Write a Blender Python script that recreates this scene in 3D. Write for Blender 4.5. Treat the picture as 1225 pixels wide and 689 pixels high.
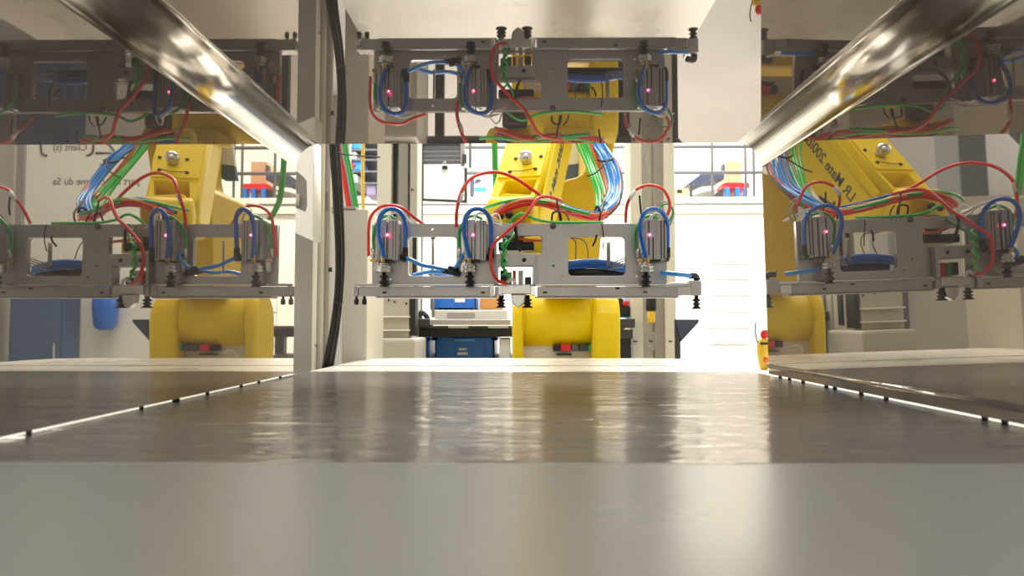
import bpy, bmesh, math, random
from mathutils import Vector, Matrix, Euler
random.seed(7)
S = bpy.context.scene
for o in list(bpy.data.objects): bpy.data.objects.remove(o)

# ------------------------------------------------------------------ camera
F = 885.0                      # focal length for a 1225 px wide frame
PITCH = math.atan(43.5/F); YAW = math.atan(9.5/F)
cam_d = bpy.data.cameras.new('camera'); cam = bpy.data.objects.new('camera', cam_d)
S.collection.objects.link(cam); S.camera = cam
cam_d.sensor_width = 36; cam_d.lens = 36*F/1225
cam.rotation_mode = 'XYZ'
cam.rotation_euler = (math.pi/2 + PITCH, 0, YAW)
cam.location = (0, 0, 0)
cam_d.clip_start = .01; cam_d.clip_end = 60
cam_d.dof.use_dof = True; cam_d.dof.focus_distance = 1.05; cam_d.dof.aperture_fstop = 11

# ------------------------------------------------------------------ light
S.view_settings.view_transform = 'Standard'; S.view_settings.look = 'None'
S.view_settings.gamma = 1; S.view_settings.exposure = 0.12
w = bpy.data.worlds.new('world'); S.world = w; w.use_nodes = True
bgn = w.node_tree.nodes['Background']; bgn.inputs[0].default_value = (1, .97, .92, 1); bgn.inputs[1].default_value = 0.6
def area(name, loc, rot, sx, sy, power, col=(1, .955, .89)):
    l = bpy.data.lights.new(name, 'AREA'); l.shape = 'RECTANGLE'; l.size = sx; l.size_y = sy
    l.energy = power; l.color = col
    o = bpy.data.objects.new(name, l); S.collection.objects.link(o); o.location = loc; o.rotation_euler = rot
    return o
area('hall_lamp', (0.3, 2.4, 2.7), (0, 0, 0), 2.6, 1.2, 105)
area('hall_lamp', (0.5, 5.4, 2.9), (0, 0, 0), 3.6, 1.6, 470)
area('hall_lamp', (0.0, -1.2, 2.6), (math.radians(-12), 0, 0), 2.4, 1.2, 60, (.97, .98, 1))
area('hall_lamp', (2.2, 8.8, 3.6), (0, 0, 0), 5.0, 1.6, 300)
area('window_light', (-2.9, 4.0, 1.6), (0, math.radians(-90), 0), 1.6, 3.0, 70, (.93, .96, 1))

# ------------------------------------------------------------------ helpers
def ray(px, py):
    c = Vector(((px-612.5)/F, 1.0, -(py-344.5)/F))
    c = Matrix.Rotation(PITCH, 3, 'X') @ c
    return Matrix.Rotation(YAW, 3, 'Z') @ c
def P(px, py, D, off=0):       # a measured point of the photograph at true depth D (metres)
    r = ray(px, py); r = r*(D/r.y)
    return r
def XZ(px, py, D):
    p = P(px, py, D); return (p.x, p.z)

class NT:
    def __init__(s, m): s.t = m.node_tree; s.n = s.t.nodes; s.l = s.t.links
def mat(name, col, rough=.5, metal=0, bump=0, bscale=40, var=0, vscale=8, emit=None, estr=0, coat=0, stretch=None, spec=.5, trans=0, alpha=1):
    m = bpy.data.materials.new(name); m.use_nodes = True; t = m.node_tree; b = t.nodes['Principled BSDF']
    b.inputs['Base Color'].default_value = (*col, 1); b.inputs['Roughness'].default_value = rough
    b.inputs['Metallic'].default_value = metal; b.inputs['Specular IOR Level'].default_value = spec
    b.inputs['Coat Weight'].default_value = coat; b.inputs['Transmission Weight'].default_value = trans
    if emit: b.inputs['Emission Color'].default_value = (*emit, 1); b.inputs['Emission Strength'].default_value = estr
    tc = t.nodes.new('ShaderNodeTexCoord'); mp = t.nodes.new('ShaderNodeMapping')
    t.links.new(tc.outputs['Object'], mp.inputs[0])
    if stretch: mp.inputs['Scale'].default_value = stretch
    nz = t.nodes.new('ShaderNodeTexNoise'); nz.inputs['Scale'].default_value = vscale; nz.inputs['Detail'].default_value = 4
    t.links.new(mp.outputs[0], nz.inputs['Vector'])
    if var:
        mx = t.nodes.new('ShaderNodeMix'); mx.data_type = 'RGBA'
        mx.inputs[6].default_value = tuple(max(0, c*(1-var)) for c in col)+(1,)
        mx.inputs[7].default_value = tuple(min(1, c*(1+var)) for c in col)+(1,)
        t.links.new(nz.outputs['Fac'], mx.inputs[0]); t.links.new(mx.outputs[2], b.inputs['Base Color'])
        mr = t.nodes.new('ShaderNodeMapRange'); mr.inputs[3].default_value = max(0, rough*(1-.35)); mr.inputs[4].default_value = min(1, rough*1.35)
        t.links.new(nz.outputs['Fac'], mr.inputs[0]); t.links.new(mr.outputs[0], b.inputs['Roughness'])
    if bump:
        n2 = t.nodes.new('ShaderNodeTexNoise'); n2.inputs['Scale'].default_value = bscale; n2.inputs['Detail'].default_value = 3
        t.links.new(mp.outputs[0], n2.inputs['Vector'])
        bp = t.nodes.new('ShaderNodeBump'); bp.inputs['Strength'].default_value = bump; bp.inputs['Distance'].default_value = .002
        t.links.new(n2.outputs['Fac'], bp.inputs['Height']); t.links.new(bp.outputs[0], b.inputs['Normal'])
    return m
def panel_mat(name, refl, diff, mix, rough, bump=0, bscale=6, stretch=(1, 1, 1)):
    # half polished sheet: sharp reflection over a dull grey ground
    m = bpy.data.materials.new(name); m.use_nodes = True; t = m.node_tree; t.nodes.clear()
    out = t.nodes.new('ShaderNodeOutputMaterial'); mx = t.nodes.new('ShaderNodeMixShader'); mx.inputs[0].default_value = mix
    g = t.nodes.new('ShaderNodeBsdfGlossy'); g.inputs['Color'].default_value = (*refl, 1); g.inputs['Roughness'].default_value = rough
    d = t.nodes.new('ShaderNodeBsdfDiffuse'); d.inputs['Color'].default_value = (*diff, 1)
    t.links.new(d.outputs[0], mx.inputs[1]); t.links.new(g.outputs[0], mx.inputs[2]); t.links.new(mx.outputs[0], out.inputs[0])
    tc = t.nodes.new('ShaderNodeTexCoord'); mp = t.nodes.new('ShaderNodeMapping'); mp.inputs['Scale'].default_value = stretch
    t.links.new(tc.outputs['Object'], mp.inputs[0])
    nz = t.nodes.new('ShaderNodeTexNoise'); nz.inputs['Scale'].default_value = bscale; nz.inputs['Detail'].default_value = 5; nz.inputs['Distortion'].default_value = 1.2
    t.links.new(mp.outputs[0], nz.inputs['Vector'])
    mr = t.nodes.new('ShaderNodeMapRange'); mr.inputs[3].default_value = rough*.7; mr.inputs[4].default_value = rough*1.3
    t.links.new(nz.outputs['Fac'], mr.inputs[0]); t.links.new(mr.outputs[0], g.inputs['Roughness'])
    if bump:
        bp = t.nodes.new('ShaderNodeBump'); bp.inputs['Strength'].default_value = bump; bp.inputs['Distance'].default_value = .002
        t.links.new(nz.outputs['Fac'], bp.inputs['Height']); t.links.new(bp.outputs[0], g.inputs['Normal']); t.links.new(bp.outputs[0], d.inputs['Normal'])
    return m

M = dict(
 wall_sheet=panel_mat('polished_side_sheet', (.72, .675, .61), (.21, .185, .185), .58, .010, .0),
 roof_sheet=panel_mat('polished_roof_sheet', (.66, .62, .58), (.22, .195, .195), .58, .018),
 fillet=mat('bright_steel_bend', (.55, .52, .47), .15, 1, bump=.06, bscale=30, stretch=(1, .08, 1)),
 table_sheet=panel_mat('lit_table_sheet', (.62, .61, .60), (.36, .36, .35), .45, .30, 0, 1.5, (1, 1, 1)),  # paler and duller than the tunnel floor: overhead light painted into the colour
 floor_sheet=panel_mat('smeared_steel_floor', (.62, .59, .54), (.24, .225, .22), .50, .12, .9, 22, (.45, 1.6, 1)),
 shelf_outer=mat('pale_shelf', (.80, .78, .72), .3, .1, var=.04, vscale=10, bump=.04, bscale=20),
 seam=mat('seam_dark', (.03, .03, .03), .5),
 beige=mat('beige_paint', (.52, .49, .43), .45, bump=.05, var=.04),
 beige_d=mat('grey_beige_paint', (.34, .32, .29), .5, var=.05),
 cream=mat('cream_paint', (.80, .77, .68), .4, var=.03),
 white=mat('white_paint', (.86, .85, .80), .55, var=.02),
 hall_white=mat('hall_white_wall', (.88, .87, .80), .7, var=.02),
 grey=mat('mid_grey', (.10, .105, .12), .5, var=.06),
 blueg=mat('blue_grey', (.05, .065, .12), .5, var=.1),
 dark=mat('dark_grey', (.045, .045, .05), .45, var=.1),
 black=mat('black_rubber', (.012, .012, .014), .35, spec=.4),
 alu=mat('milled_aluminium', (.47, .455, .46), .36, .75, bump=.12, bscale=60, var=.06, vscale=20, stretch=(1, 1, .15)),
 alu_b=mat('bright_aluminium', (.62, .61, .61), .24, .9, var=.05, vscale=30),
 steel=mat('bright_steel', (.8, .8, .8), .18, 1),
 brass=mat('brass', (.62, .45, .16), .3, 1),
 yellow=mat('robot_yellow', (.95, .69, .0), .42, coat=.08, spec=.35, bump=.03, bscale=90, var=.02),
 yellow_d=mat('robot_yellow_shade_seam', (.62, .42, .004), .5, var=.04),  # darker copy of the robot yellow: shade painted in, also used for barrel seams
 blue=mat('blue_hose', (.010, .15, .62), .25, coat=.3),
 blue_l=mat('light_blue_hose', (.04, .32, .88), .25, coat=.4),
 red=mat('red_hose', (.85, .025, .015), .25, coat=.4),
 orange=mat('orange_hose', (.85, .16, .03), .3, coat=.3),
 green=mat('green_hose', (.012, .38, .06), .25, coat=.4),
 green_l=mat('light_green_hose', (.06, .62, .12), .25, coat=.4),
 wht=mat('white_wire', (.8, .8, .78), .4),
 grw=mat('grey_wire', (.35, .34, .32), .4),
 crate=mat('blue_crate', (.02, .20, .75), .4, var=.06),
 door_blue=mat('blue_door_paint', (.07, .13, .25), .5, var=.04),
 led=mat('red_led', (.9, .02, .1), .3, emit=(1, .03, .18), estr=9),
 ledcore=mat('led_core', (1, .6, .7), .3, emit=(1, .45, .6), estr=14),
 red_p=mat('red_plastic', (.75, .02, .03), .35),
 wood=mat('pale_wood', (.72, .50, .30), .6, var=.1, vscale=12, stretch=(6, 1, 1)),
 card=mat('cardboard', (.45, .33, .22), .8),
 orange_p=mat('orange_plastic', (.70, .32, .08), .5),
 paper=mat('paper', (.9, .9, .9), .7),
 ink=mat('ink', (.10, .10, .11), .6),
 floor=mat('workshop_floor', (.38, .37, .35), .35, var=.08, vscale=3),
 clear=mat('clear_plastic', (.85, .86, .86), .08, trans=.75),
 yb=mat('yellow_bottle', (.85, .55, .02), .25, coat=.5, var=.15, vscale=60),
 purple=mat('purple_grey', (.20, .17, .28), .6),
)

class MB:
    def __init__(s): s.v = []; s.f = []; s.sm = []
    def add(s, vs, fs, smooth=False):
        b = len(s.v); s.v += [tuple(v) for v in vs]; s.f += [tuple(i+b for i in f) for f in fs]; s.sm += [smooth]*len(fs); return s
    def box(s, x0, x1, y0, y1, z0, z1):
        return s.add([(x, y, z) for x in (x0, x1) for y in (y0, y1) for z in (z0, z1)],
                     [(0, 1, 3, 2), (4, 6, 7, 5), (0, 4, 5, 1), (2, 3, 7, 6), (0, 2, 6, 4), (1, 5, 7, 3)])
    def obox(s, c, ax, ay, az, hx, hy, hz):
        c = Vector(c)
        return s.add([c+ax*hx*i+ay*hy*j+az*hz*k for i in (-1, 1) for j in (-1, 1) for k in (-1, 1)],
                     [(0, 1, 3, 2), (4, 6, 7, 5), (0, 4, 5, 1), (2, 3, 7, 6), (0, 2, 6, 4), (1, 5, 7, 3)])
    def lathe(s, base, axis, prof, seg=24, smooth=True):   # prof: (height, radius)
        axis = Vector(axis).normalized(); base = Vector(base)
        a = axis.orthogonal().normalized(); b = axis.cross(a)
        vs = []; fs = []
        for h, r in prof:
            for k in range(seg):
                t = 2*math.pi*k/seg; vs.append(base+axis*h+a*(r*math.cos(t))+b*(r*math.sin(t)))
        n = len(prof)
        for i in range(n-1):
            for k in range(seg):
                k2 = (k+1) % seg; fs.append((i*seg+k, i*seg+k2, (i+1)*seg+k2, (i+1)*seg+k))
        fs.append(tuple(range(seg))[::-1]); fs.append(tuple((n-1)*seg+k for k in range(seg)))
        return s.add(vs, fs, smooth)
    def cyl(s, p, q, r, seg=20, ch=0):
        p = Vector(p); q = Vector(q); L = (q-p).length
        pr = [(0, r), (L, r)] if not ch else [(0, r-ch), (ch, r), (L-ch, r), (L, r-ch)]
        return s.lathe(p, q-p, pr, seg)
    def tube(s, pts, r, seg=8, sub=6, closed=False):
        pts = [Vector(p) for p in pts]
        path = []
        if len(pts) > 2 and sub > 1:
            n = len(pts)
            for i in range(n-1):
                p0 = pts[max(i-1, 0)]; p1 = pts[i]; p2 = pts[i+1]; p3 = pts[min(i+2, n-1)]
                for k in range(sub):
                    t = k/sub; t2 = t*t; t3 = t2*t
                    path.append(.5*((2*p1)+(p2-p0)*t+(2*p0-5*p1+4*p2-p3)*t2+(3*p1-p0-3*p2+p3)*t3))
            path.append(pts[-1])
        else: path = pts
        vs = []; fs = []; nrm = None
        for i, p in enumerate(path):
            d = (path[min(i+1, len(path)-1)]-path[max(i-1, 0)]).normalized()
            if nrm is None: nrm = d.orthogonal().normalized()
            nrm = (nrm-d*nrm.dot(d)).normalized(); bn = d.cross(nrm)
            for k in range(seg):
                t = 2*math.pi*k/seg; vs.append(p+nrm*(r*math.cos(t))+bn*(r*math.sin(t)))
        for i in range(len(path)-1):
            for k in range(seg):
                k2 = (k+1) % seg; fs.append((i*seg+k, i*seg+k2, (i+1)*seg+k2, (i+1)*seg+k))
        fs.append(tuple(range(seg))[::-1]); fs.append(tuple((len(path)-1)*seg+k for k in range(seg)))
        return s.add(vs, fs, True)
    def prism(s, poly, o, ax, ay, az, t0, t1):   # polygon in (ax, ay), extruded along az
        o = Vector(o); n = len(poly)
        vs = [o+ax*a+ay*b+az*t0 for a, b in poly]+[o+ax*a+ay*b+az*t1 for a, b in poly]
        fs = [tuple(range(n)), tuple(range(2*n-1, n-1, -1))]+[(i, i+n, (i+1) % n+n, (i+1) % n) for i in range(n)]
        return s.add(vs, fs)
    def build(s, name, m, parent=None, bevel=0, bseg=2):
        me = bpy.data.meshes.new(name); me.from_pydata(s.v, [], s.f)
        me.polygons.foreach_set('use_smooth', s.sm)
        bm = bmesh.new(); bm.from_mesh(me); bmesh.ops.recalc_face_normals(bm, faces=bm.faces[:])
        if bevel:
            es = [e for e in bm.edges if len(e.link_faces) == 2 and e.calc_face_angle(0) > .6]
            bmesh.ops.bevel(bm, geom=es, offset=bevel, segments=bseg, affect='EDGES', clamp_overlap=True, profile=.6)
        bm.to_mesh(me); bm.free()
        return link(name, me, m, parent)
def link(name, me, m, parent=None):
    me.materials.clear(); me.materials.append(M[m])
    o = bpy.data.objects.new(name, me); S.collection.objects.link(o)
    if parent:
        bpy.context.view_layer.update()
        o.parent = parent; o.matrix_parent_inverse = world_of(parent).inverted()
    return o
def world_of(o):
    m = Matrix.LocRotScale(o.location, o.rotation_euler, o.scale)
    if o.parent: m = world_of(o.parent) @ o.matrix_parent_inverse @ m
    return m
def tag(o, label=None, cat=None, group=None, kind=None):
    if label: o['label'] = label
    if cat: o['category'] = cat
    if group: o['group'] = group
    if kind: o['kind'] = kind
    return o
def thing(name, loc, label, cat, group=None):
    o = bpy.data.objects.new(name, None); o.location = loc; S.collection.objects.link(o)
    o.empty_display_size = .05
    return tag(o, label, cat, group)
def struct(o): o['kind'] = 'structure'; return o
def rr(x0, z0, x1, z1, r, n=5):
    if x1 < x0: x0, x1 = x1, x0
    if z1 < z0: z0, z1 = z1, z0
    out = []
    for cx, cz, a in ((x1-r, z1-r, 0), (x0+r, z1-r, 90), (x0+r, z0+r, 180), (x1-r, z0+r, 270)):
        for k in range(n+1):
            t = math.radians(a+90*k/n); out.append((cx+r*math.cos(t), cz+r*math.sin(t)))
    return out
def circ(x, z, r, n=14): return [(x+r*math.cos(2*math.pi*k/n), z+r*math.sin(2*math.pi*k/n)) for k in range(n)]
def holed(name, outline, holes, origin, ax, ay, az, t0, t1, m, parent=None, bevel=0):
    cu = bpy.data.curves.new('tmp', 'CURVE'); cu.dimensions = '2D'; cu.fill_mode = 'BOTH'
    th = (t1-t0); cu.extrude = abs(th)/2-bevel; cu.bevel_depth = bevel; cu.bevel_resolution = 1
    if bevel: cu.offset = -bevel
    for ring in [outline]+holes:
        sp = cu.splines.new('POLY'); sp.points.add(len(ring)-1); sp.use_cyclic_u = True
        for i, (a, b) in enumerate(ring): sp.points[i].co = (a, b, 0, 1)
    ob = bpy.data.objects.new('tmp', cu); S.collection.objects.link(ob)
    bpy.context.view_layer.update()
    me = bpy.data.meshes.new_from_object(ob.evaluated_get(bpy.context.evaluated_depsgraph_get()))
    bpy.data.objects.remove(ob); bpy.data.curves.remove(cu)
    mid = (t0+t1)/2; o = Vector(origin)
    for v in me.vertices:
        c = v.co.copy(); v.co = o+ax*c.x+ay*c.y+az*(c.z+mid)
    bm = bmesh.new(); bm.from_mesh(me); bmesh.ops.remove_doubles(bm, verts=bm.verts[:], dist=1e-6)
    bmesh.ops.recalc_face_normals(bm, faces=bm.faces[:]); bm.to_mesh(me); bm.free()
    me.name = name
    return link(name, me, m, parent)
def text_mesh(name, body, size, m, parent, origin, ax, ay, az, lift=.0004, depth=.0003, align='LEFT', sx=1.0):
    cu = bpy.data.curves.new('tmp', 'FONT'); cu.body = body; cu.size = size; cu.extrude = depth; cu.align_x = align; cu.offset = size*.008
    ob = bpy.data.objects.new('tmp', cu); S.collection.objects.link(ob); bpy.context.view_layer.update()
    me = bpy.data.meshes.new_from_object(ob.evaluated_get(bpy.context.evaluated_depsgraph_get()))
    bpy.data.objects.remove(ob)
    for v in me.vertices: c = v.co.copy(); v.co = Vector(origin)+ax*(c.x*sx)+ay*c.y+az*(c.z+lift)
    return link(name, me, m, parent)
X = Vector((1, 0, 0)); Y = Vector((0, 1, 0)); Z = Vector((0, 0, 1))
def copy_tree(o, off, parent=None):
    c = o.copy(); S.collection.objects.link(c)
    if parent: c.parent = parent
    else: c.location = o.location + Vector(off)
    for ch in [k for k in bpy.data.objects if k.parent == o]: copy_tree(ch, off, c)
    return c

# ------------------------------------------------------------------ setting: tunnel
XL, XR = -.277, .302; ZF = -.0628; ZC = .2235; Y0, Y1 = .345, .905; R = .030; T = .003
LEAN = math.radians(1.0)
def rx(z): return XR-(z-ZF)*math.tan(LEAN)       # right wall leans in slightly
GAP = .0028
struct(MB().box(XL-T, XL, Y0, Y1, ZF+GAP, ZC-R).build('wall_left', 'wall_sheet'))
m = MB(); z0, z1 = ZF+GAP, ZC-R
m.add([(rx(z)+d, y, z) for z in (z0, z1) for y in (Y0, Y1) for d in (0, T)], [(0, 1, 3, 2), (4, 6, 7, 5), (0, 4, 5, 1), (2, 3, 7, 6), (0, 2, 6, 4), (1, 5, 7, 3)])
struct(m.build('wall_right', 'wall_sheet'))
struct(MB().box(XL+R, rx(ZC)-R, Y0, Y1, ZC, ZC+T).build('ceiling', 'roof_sheet'))
def fillet(name, cx, cz, a0, a1):
    m = MB(); n = 14; ring = []
    for rad in (R, R+T):
        for k in range(n+1):
            t = math.radians(a0+(a1-a0)*k/n); ring.append((cx+rad*math.cos(t), cz+rad*math.sin(t)))
    vs = [(x, y, z) for y in (Y0, Y1) for x, z in ring]; N = 2*(n+1); fs = []
    for k in range(n):
        fs += [(k, k+1, N+k+1, N+k), (n+1+k, N+n+1+k, N+n+2+k, n+2+k), (k, n+1+k, n+2+k, k+1), (N+k, N+k+1, N+n+2+k, N+n+1+k)]
    fs += [(0, N, N+n+1, n+1), (n, 2*n+1, N+2*n+1, N+n)]
    m.add(vs, fs, True); return struct(m.build(name, 'fillet'))
fillet('trim_1', XL+R, ZC-R, 90, 180)
fillet('trim_2', rx(ZC)-R, ZC-R, 0, 90)
# small bead low on the right wall
struct(MB().tube([(rx(-.05)-.001, Y0, -.0505), (rx(-.05)-.001, Y1, -.0505)], .0022, 8, 1).build('trim_3', 'wall_sheet'))
# table top
struct(MB().box(-.60, .60, -.45, .3385, ZF-.006, ZF).build('floor', 'table_sheet', bevel=.0008))  # near plate kept paler to imitate the light in front of the tunnel
struct(MB().box(XL-.007, XR+.007, .3395, .985, ZF-.006, ZF).build('floor', 'floor_sheet', bevel=.0008))
sh = thing('outfeed_shelf', (0, 1.17, ZF-.02), 'pale painted shelf plate continuing the steel table beyond the tunnel', 'shelf')
x0, x1 = XL-.005, XR+.005
outl = [(x0, .9895), (x1, .9895), (x1+.004, 1.30), (x1-.012, 1.355), (x1-.07, 1.375), (x0+.05, 1.375), (x0+.01, 1.35), (x0, 1.30)]
MB().prism(outl, (0, 0, 0), X, Y, Z, ZF-.006, ZF+.0002).build('plate', 'shelf_outer', sh, bevel=.001)
MB().tube([(x0, 1.12, ZF-.0002), (x1, 1.12, ZF-.0002)], .0012, 6, 1).build('ridge', 'beige_d', sh)
MB().box(x0+.02, x1-.02, 1.0, 1.34, ZF-.05, ZF-.008).build('bracket', 'beige_d', sh)
# spacers and bolts in the light gap under the side sheets
gt = 'little black spacers in the gap under the left steel side sheet'
for y in (.42, .545, .60, .66, .74, .79, .86):
    tag(MB().cyl((XL-.0015, y, ZF), (XL-.0015, y, ZF+GAP+.0004), .0016 if y != .60 else .003, 10).build('spacer', 'black'), gt, 'spacer', 'spacers under the left side sheet')
for y in (.47, .49, .62, .665, .72, .74, .80, .84, .87):
    tag(MB().cyl((rx(ZF)+.0015, y, ZF), (rx(ZF)+.0015, y, ZF+GAP+.0004), .002, 10).build('spacer', 'black'), 'little black spacers in the gap under the right steel side sheet', 'spacer', 'spacers under the right side sheet')
# outer benches beside the hood, machine body, fascia above the mouth
struct(MB().box(XR+.009, XR+.62, .36, 1.115, ZF-.02, ZF-.002).build('trim_4', 'white', bevel=.002))
struct(MB().box(XL-.62, XL-.009, .36, .97, ZF-.02, ZF-.002).build('trim_5', 'white', bevel=.002))
mb_ = thing('machine_base', (0, .3, -1.0), 'beige sheet steel machine base carrying the steel table', 'machine')
MB().box(-.55, .55, -.40, .98, -1.0, ZF-.022).build('body', 'beige', mb_, bevel=.004)
MB().box(-.50, .50, -.405, -.401, -.9, -.2).build('door', 'beige_d', mb_, bevel=.001)
fz = ZC+T
struct(holed('trim_6', [(-.75, ZF+.001), (XL-T-.004, ZF+.001)]+[(XL-T-.004+R-R*math.cos(math.radians(a)), ZC+T+.004-R+R*math.sin(math.radians(a))) for a in range(0, 91, 15)]+[(XR+T+.006-R+R*math.sin(math.radians(a)), ZC+T+.004-R+R*math.cos(math.radians(a))) for a in range(0, 91, 15)]+[(XR+T+.006, ZF+.001), (.75, ZF+.001), (.75, .95), (-.75, .95)], [], (0, 0, 0), X, Z, -Y, -Y0, -Y0+.012, 'beige'))

# ------------------------------------------------------------------ hall
FL = -1.0
struct(MB().box(-3.2, 5.2, -3.5, 12, FL-.05, FL).build('floor', 'floor'))
DW = 7.5
zm = P(850, 237, DW).z
struct(MB().box(-3.2, 5.2, DW, DW+.15, FL, zm-.165).build('wall_back', 'hall_white'))
mez = thing('mezzanine', (1, DW, FL), 'cream mezzanine deck edge above the white back wall', 'mezzanine')
MB().box(-3.19, 5.19, DW-.06, 10.9, zm-.16, zm).build('deck', 'cream', mez)
MB().box(-3.19, 5.19, DW-.075, DW-.06, zm-.075, zm-.062).build('groove_strip', 'grey', mez)
struct(MB().box(-3.2, 5.2, 11, 11.15, FL, 4.2).build('wall_far', 'hall_white'))
struct(MB().box(-3.35, -3.2, -3.5, 11.15, FL, 4.2).build('wall_left_hall', 'hall_white'))
struct(MB().box(5.2, 5.35, -3.5, 11.15, FL, 4.2).build('wall_right_hall', 'hall_white'))
struct(MB().box(-3.2, 5.2, -3.65, -3.5, FL, 4.2).build('wall_front_hall', 'hall_white'))
struct(MB().box(-3.2, 5.2, -3.5, 11.15, 4.2, 4.3).build('ceiling_hall', 'hall_white'))
# louvre lines on the back wall
lv = thing('louvre_panel', P(871, 440, DW-.03), 'white wall panel with thin grey horizontal joints right of the robot', 'panel')
xa = P(848, 300, DW).x; xb = P(894, 300, DW).x
zz = [P(870, y, DW).z for y in (300, 317, 335, 355, 374, 393, 412)]
for a, b in zip(zz[:-1], zz[1:]): MB().box(xa, xb, DW-.03, DW-.002, b+.006, a-.006).build('board', 'hall_white', lv)
MB().box(xa, xb, DW-.012, DW-.004, zz[-1], zz[0]).build('backing', 'grey', lv)
# mezzanine railing
rl = thing('railing', (1.5, DW, zm), 'thin grey steel railing along the mezzanine edge', 'railing')
r_ = .019
for py in (145, 175, 206):
    z = P(850, py, DW).z; MB().cyl((-3.1, DW+.02, z), (5.1, DW+.02, z), r_, 8).build('rail', 'grey', rl)
for px in (436, 500, 720, 731, 754, 853, 893, 903, 1010, 1110, 1210):
    a = P(px, 236, DW); b = P(px, 130, DW); MB().cyl((a.x, DW+.02, zm), (a.x, DW+.02, b.z), r_*.8, 8).build('baluster', 'grey', rl)
# on the mezzanine
def bx(px0, px1, py0, py1, D, dep): a = P(px0, py1, D); b = P(px1, py0, D); return (a.x, b.x, D, D+dep, a.z, b.z)
DM = 8.0
wk = thing('slatted_crate', (P(880, 230, DM).x, DM+.2, zm), 'pale wooden slatted stack standing behind the red topped stool', 'crate')
for i in range(6):
    a = bx(869+i*3.2, 871.6+i*3.2, 192, 232, DM+.35, .25); MB().box(*a[:4], zm, a[5]).build('slat', 'wood', wk)
st = thing('workshop_stool', (P(881, 235, DM).x, DM, zm), 'blue legged stool with a bright red top on the mezzanine', 'stool')
a = bx(866, 897, 218, 225, DM, .3); MB().box(*a).build('seat', 'red_p', st, bevel=.015)
for px in (868, 880, 890):
    for dy in (0, .22):
        a = bx(px, px+4.5, 224, 236, DM+dy, .05); MB().box(*a[:4], zm, a[5]).build('leg', 'crate', st)
tb = thing('tilted_table', (P(845, 230, DM).x, DM, zm), 'dark blue tilted table top left of the red topped stool', 'table')
MB().prism([XZ(822, 220, DM), XZ(843, 205, DM), XZ(866, 204, DM), XZ(867, 214, DM), XZ(850, 216, DM), XZ(838, 221, DM)], (0, 0, 0), X, Z, Y, DM, DM+.4).build('top', 'blueg', tb)
a = bx(826, 828.5, 220, 236, DM, .05); MB().box(*a[:4], zm, a[5]).build('leg', 'dark', tb)
MB().prism([XZ(865, 196, DM), XZ(867, 196, DM), XZ(868, 208, DM), XZ(864, 208, DM)], (0, 0, 0), X, Z, Y, DM, DM+.1).build('back', 'blueg', tb)
MB().prism([(P(838, 0, DM).x, zm), XZ(866, 224, DM), (P(866, 0, DM).x, zm)], (0, 0, 0), X, Z, Y, DM+.05, DM+.3).build('ramp', 'dark', tb)
tag(MB().prism([(P(830, 0, DM).x, zm), XZ(838, 224, DM), XZ(855, 219, DM), XZ(872, 216, DM), (P(850, 0, DM).x, zm)], (0, 0, 0), X, Z, Y, DM+.42, DM+.6).build('cloth_heap', 'white', bevel=.02), 'crumpled white heap behind the dark blue tilted table', 'heap')
bc = thing('cardboard_box', (P(816, 236, DM).x, DM, zm), 'small brown cardboard box at the left end of the mezzanine', 'box')
a = bx(808, 824, 225, 236, DM, .14); MB().box(*a[:4], zm, a[5]).build('body', 'card', bc, bevel=.006)
a = bx(810, 816, 227, 231, DM-.004, .004); MB().box(*a).build('handle_hole', 'black', bc)
# upper wall things left: grey cabinet, blue machine, louvre
gc = thing('grey_rack', (P(440, 230, 6.6).x, 6.6, FL), 'blue grey shelf rack seen between the cables and the left column', 'rack')
for py in (160, 178, 190, 204, 218):
    a = bx(418, 452, py, py+2, 6.6, .5); MB().box(*a).build('shelf', 'grey', gc)
for px in (417, 451):
    a = bx(px, px+2, 100, 400, 6.6, .06); MB().box(a[0], a[1], a[2], a[3], FL, a[5]).build('post', 'blueg', gc)
a = bx(418, 452, 150, 234, 7.1, .03); MB().box(*a).build('back_panel', 'blueg', gc)
k_ = 0
for px0, px1, py0, py1, c, lab, cat in ((420, 431, 168, 178, 'crate', 'blue crate on the upper shelf of the grey rack', 'crate'), (422, 432, 192, 204, 'crate', 'blue crate on the middle shelf of the grey rack', 'crate'),
        (420, 426, 181, 190, 'wht', 'white carton beside the red spool on the grey rack', 'carton'), (419, 423, 193, 204, 'red_p', 'red spool on the middle shelf of the grey rack', 'spool'), (421, 427, 208, 218, 'wht', 'white carton on the lower shelf of the grey rack', 'carton'), (438, 450, 220, 234, 'purple', 'purple grey bin at the bottom of the grey rack', 'bin')):
    a = bx(px0, px1, py0, py1, 6.62, .3)
    if cat == 'spool': tag(MB().cyl(((a[0]+a[1])/2, a[2], (a[4]+a[5])/2), ((a[0]+a[1])/2, a[2]+.2, (a[4]+a[5])/2), (a[5]-a[4])/2, 14, .01).build(cat, c), lab, cat)
    else: tag(MB().box(*a).build(cat, c, bevel=.012), lab, cat)

# blue/white machine between clipboard and robot
mc = thing('white_apparatus', (P(572, 236, DM).x, DM, zm), 'pale blue and white apparatus behind the railing right of the paper sheet', 'apparatus')
a = bx(566, 584, 208, 233, DM, .3); MB().box(*a[:4], zm, a[5]).build('body', 'wht', mc, bevel=.02)
a = bx(562, 567, 212, 234, DM-.03, .2); MB().box(*a).build('column', 'blueg', mc, bevel=.01)
a = bx(568, 576, 214, 219, DM-.03, .03); MB().prism([(a[0], a[4]), (a[0]+.02, a[5]), (a[1], a[5]-.01), (a[1]-.01, a[4]+.02)], (0, 0, 0), X, Z, Y, DM-.05, DM-.001).build('lever', 'blueg', mc)
a = bx(568, 582, 224, 229, DM-.01, .01); MB().box(*a).build('panel', 'blue_l', mc)

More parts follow.
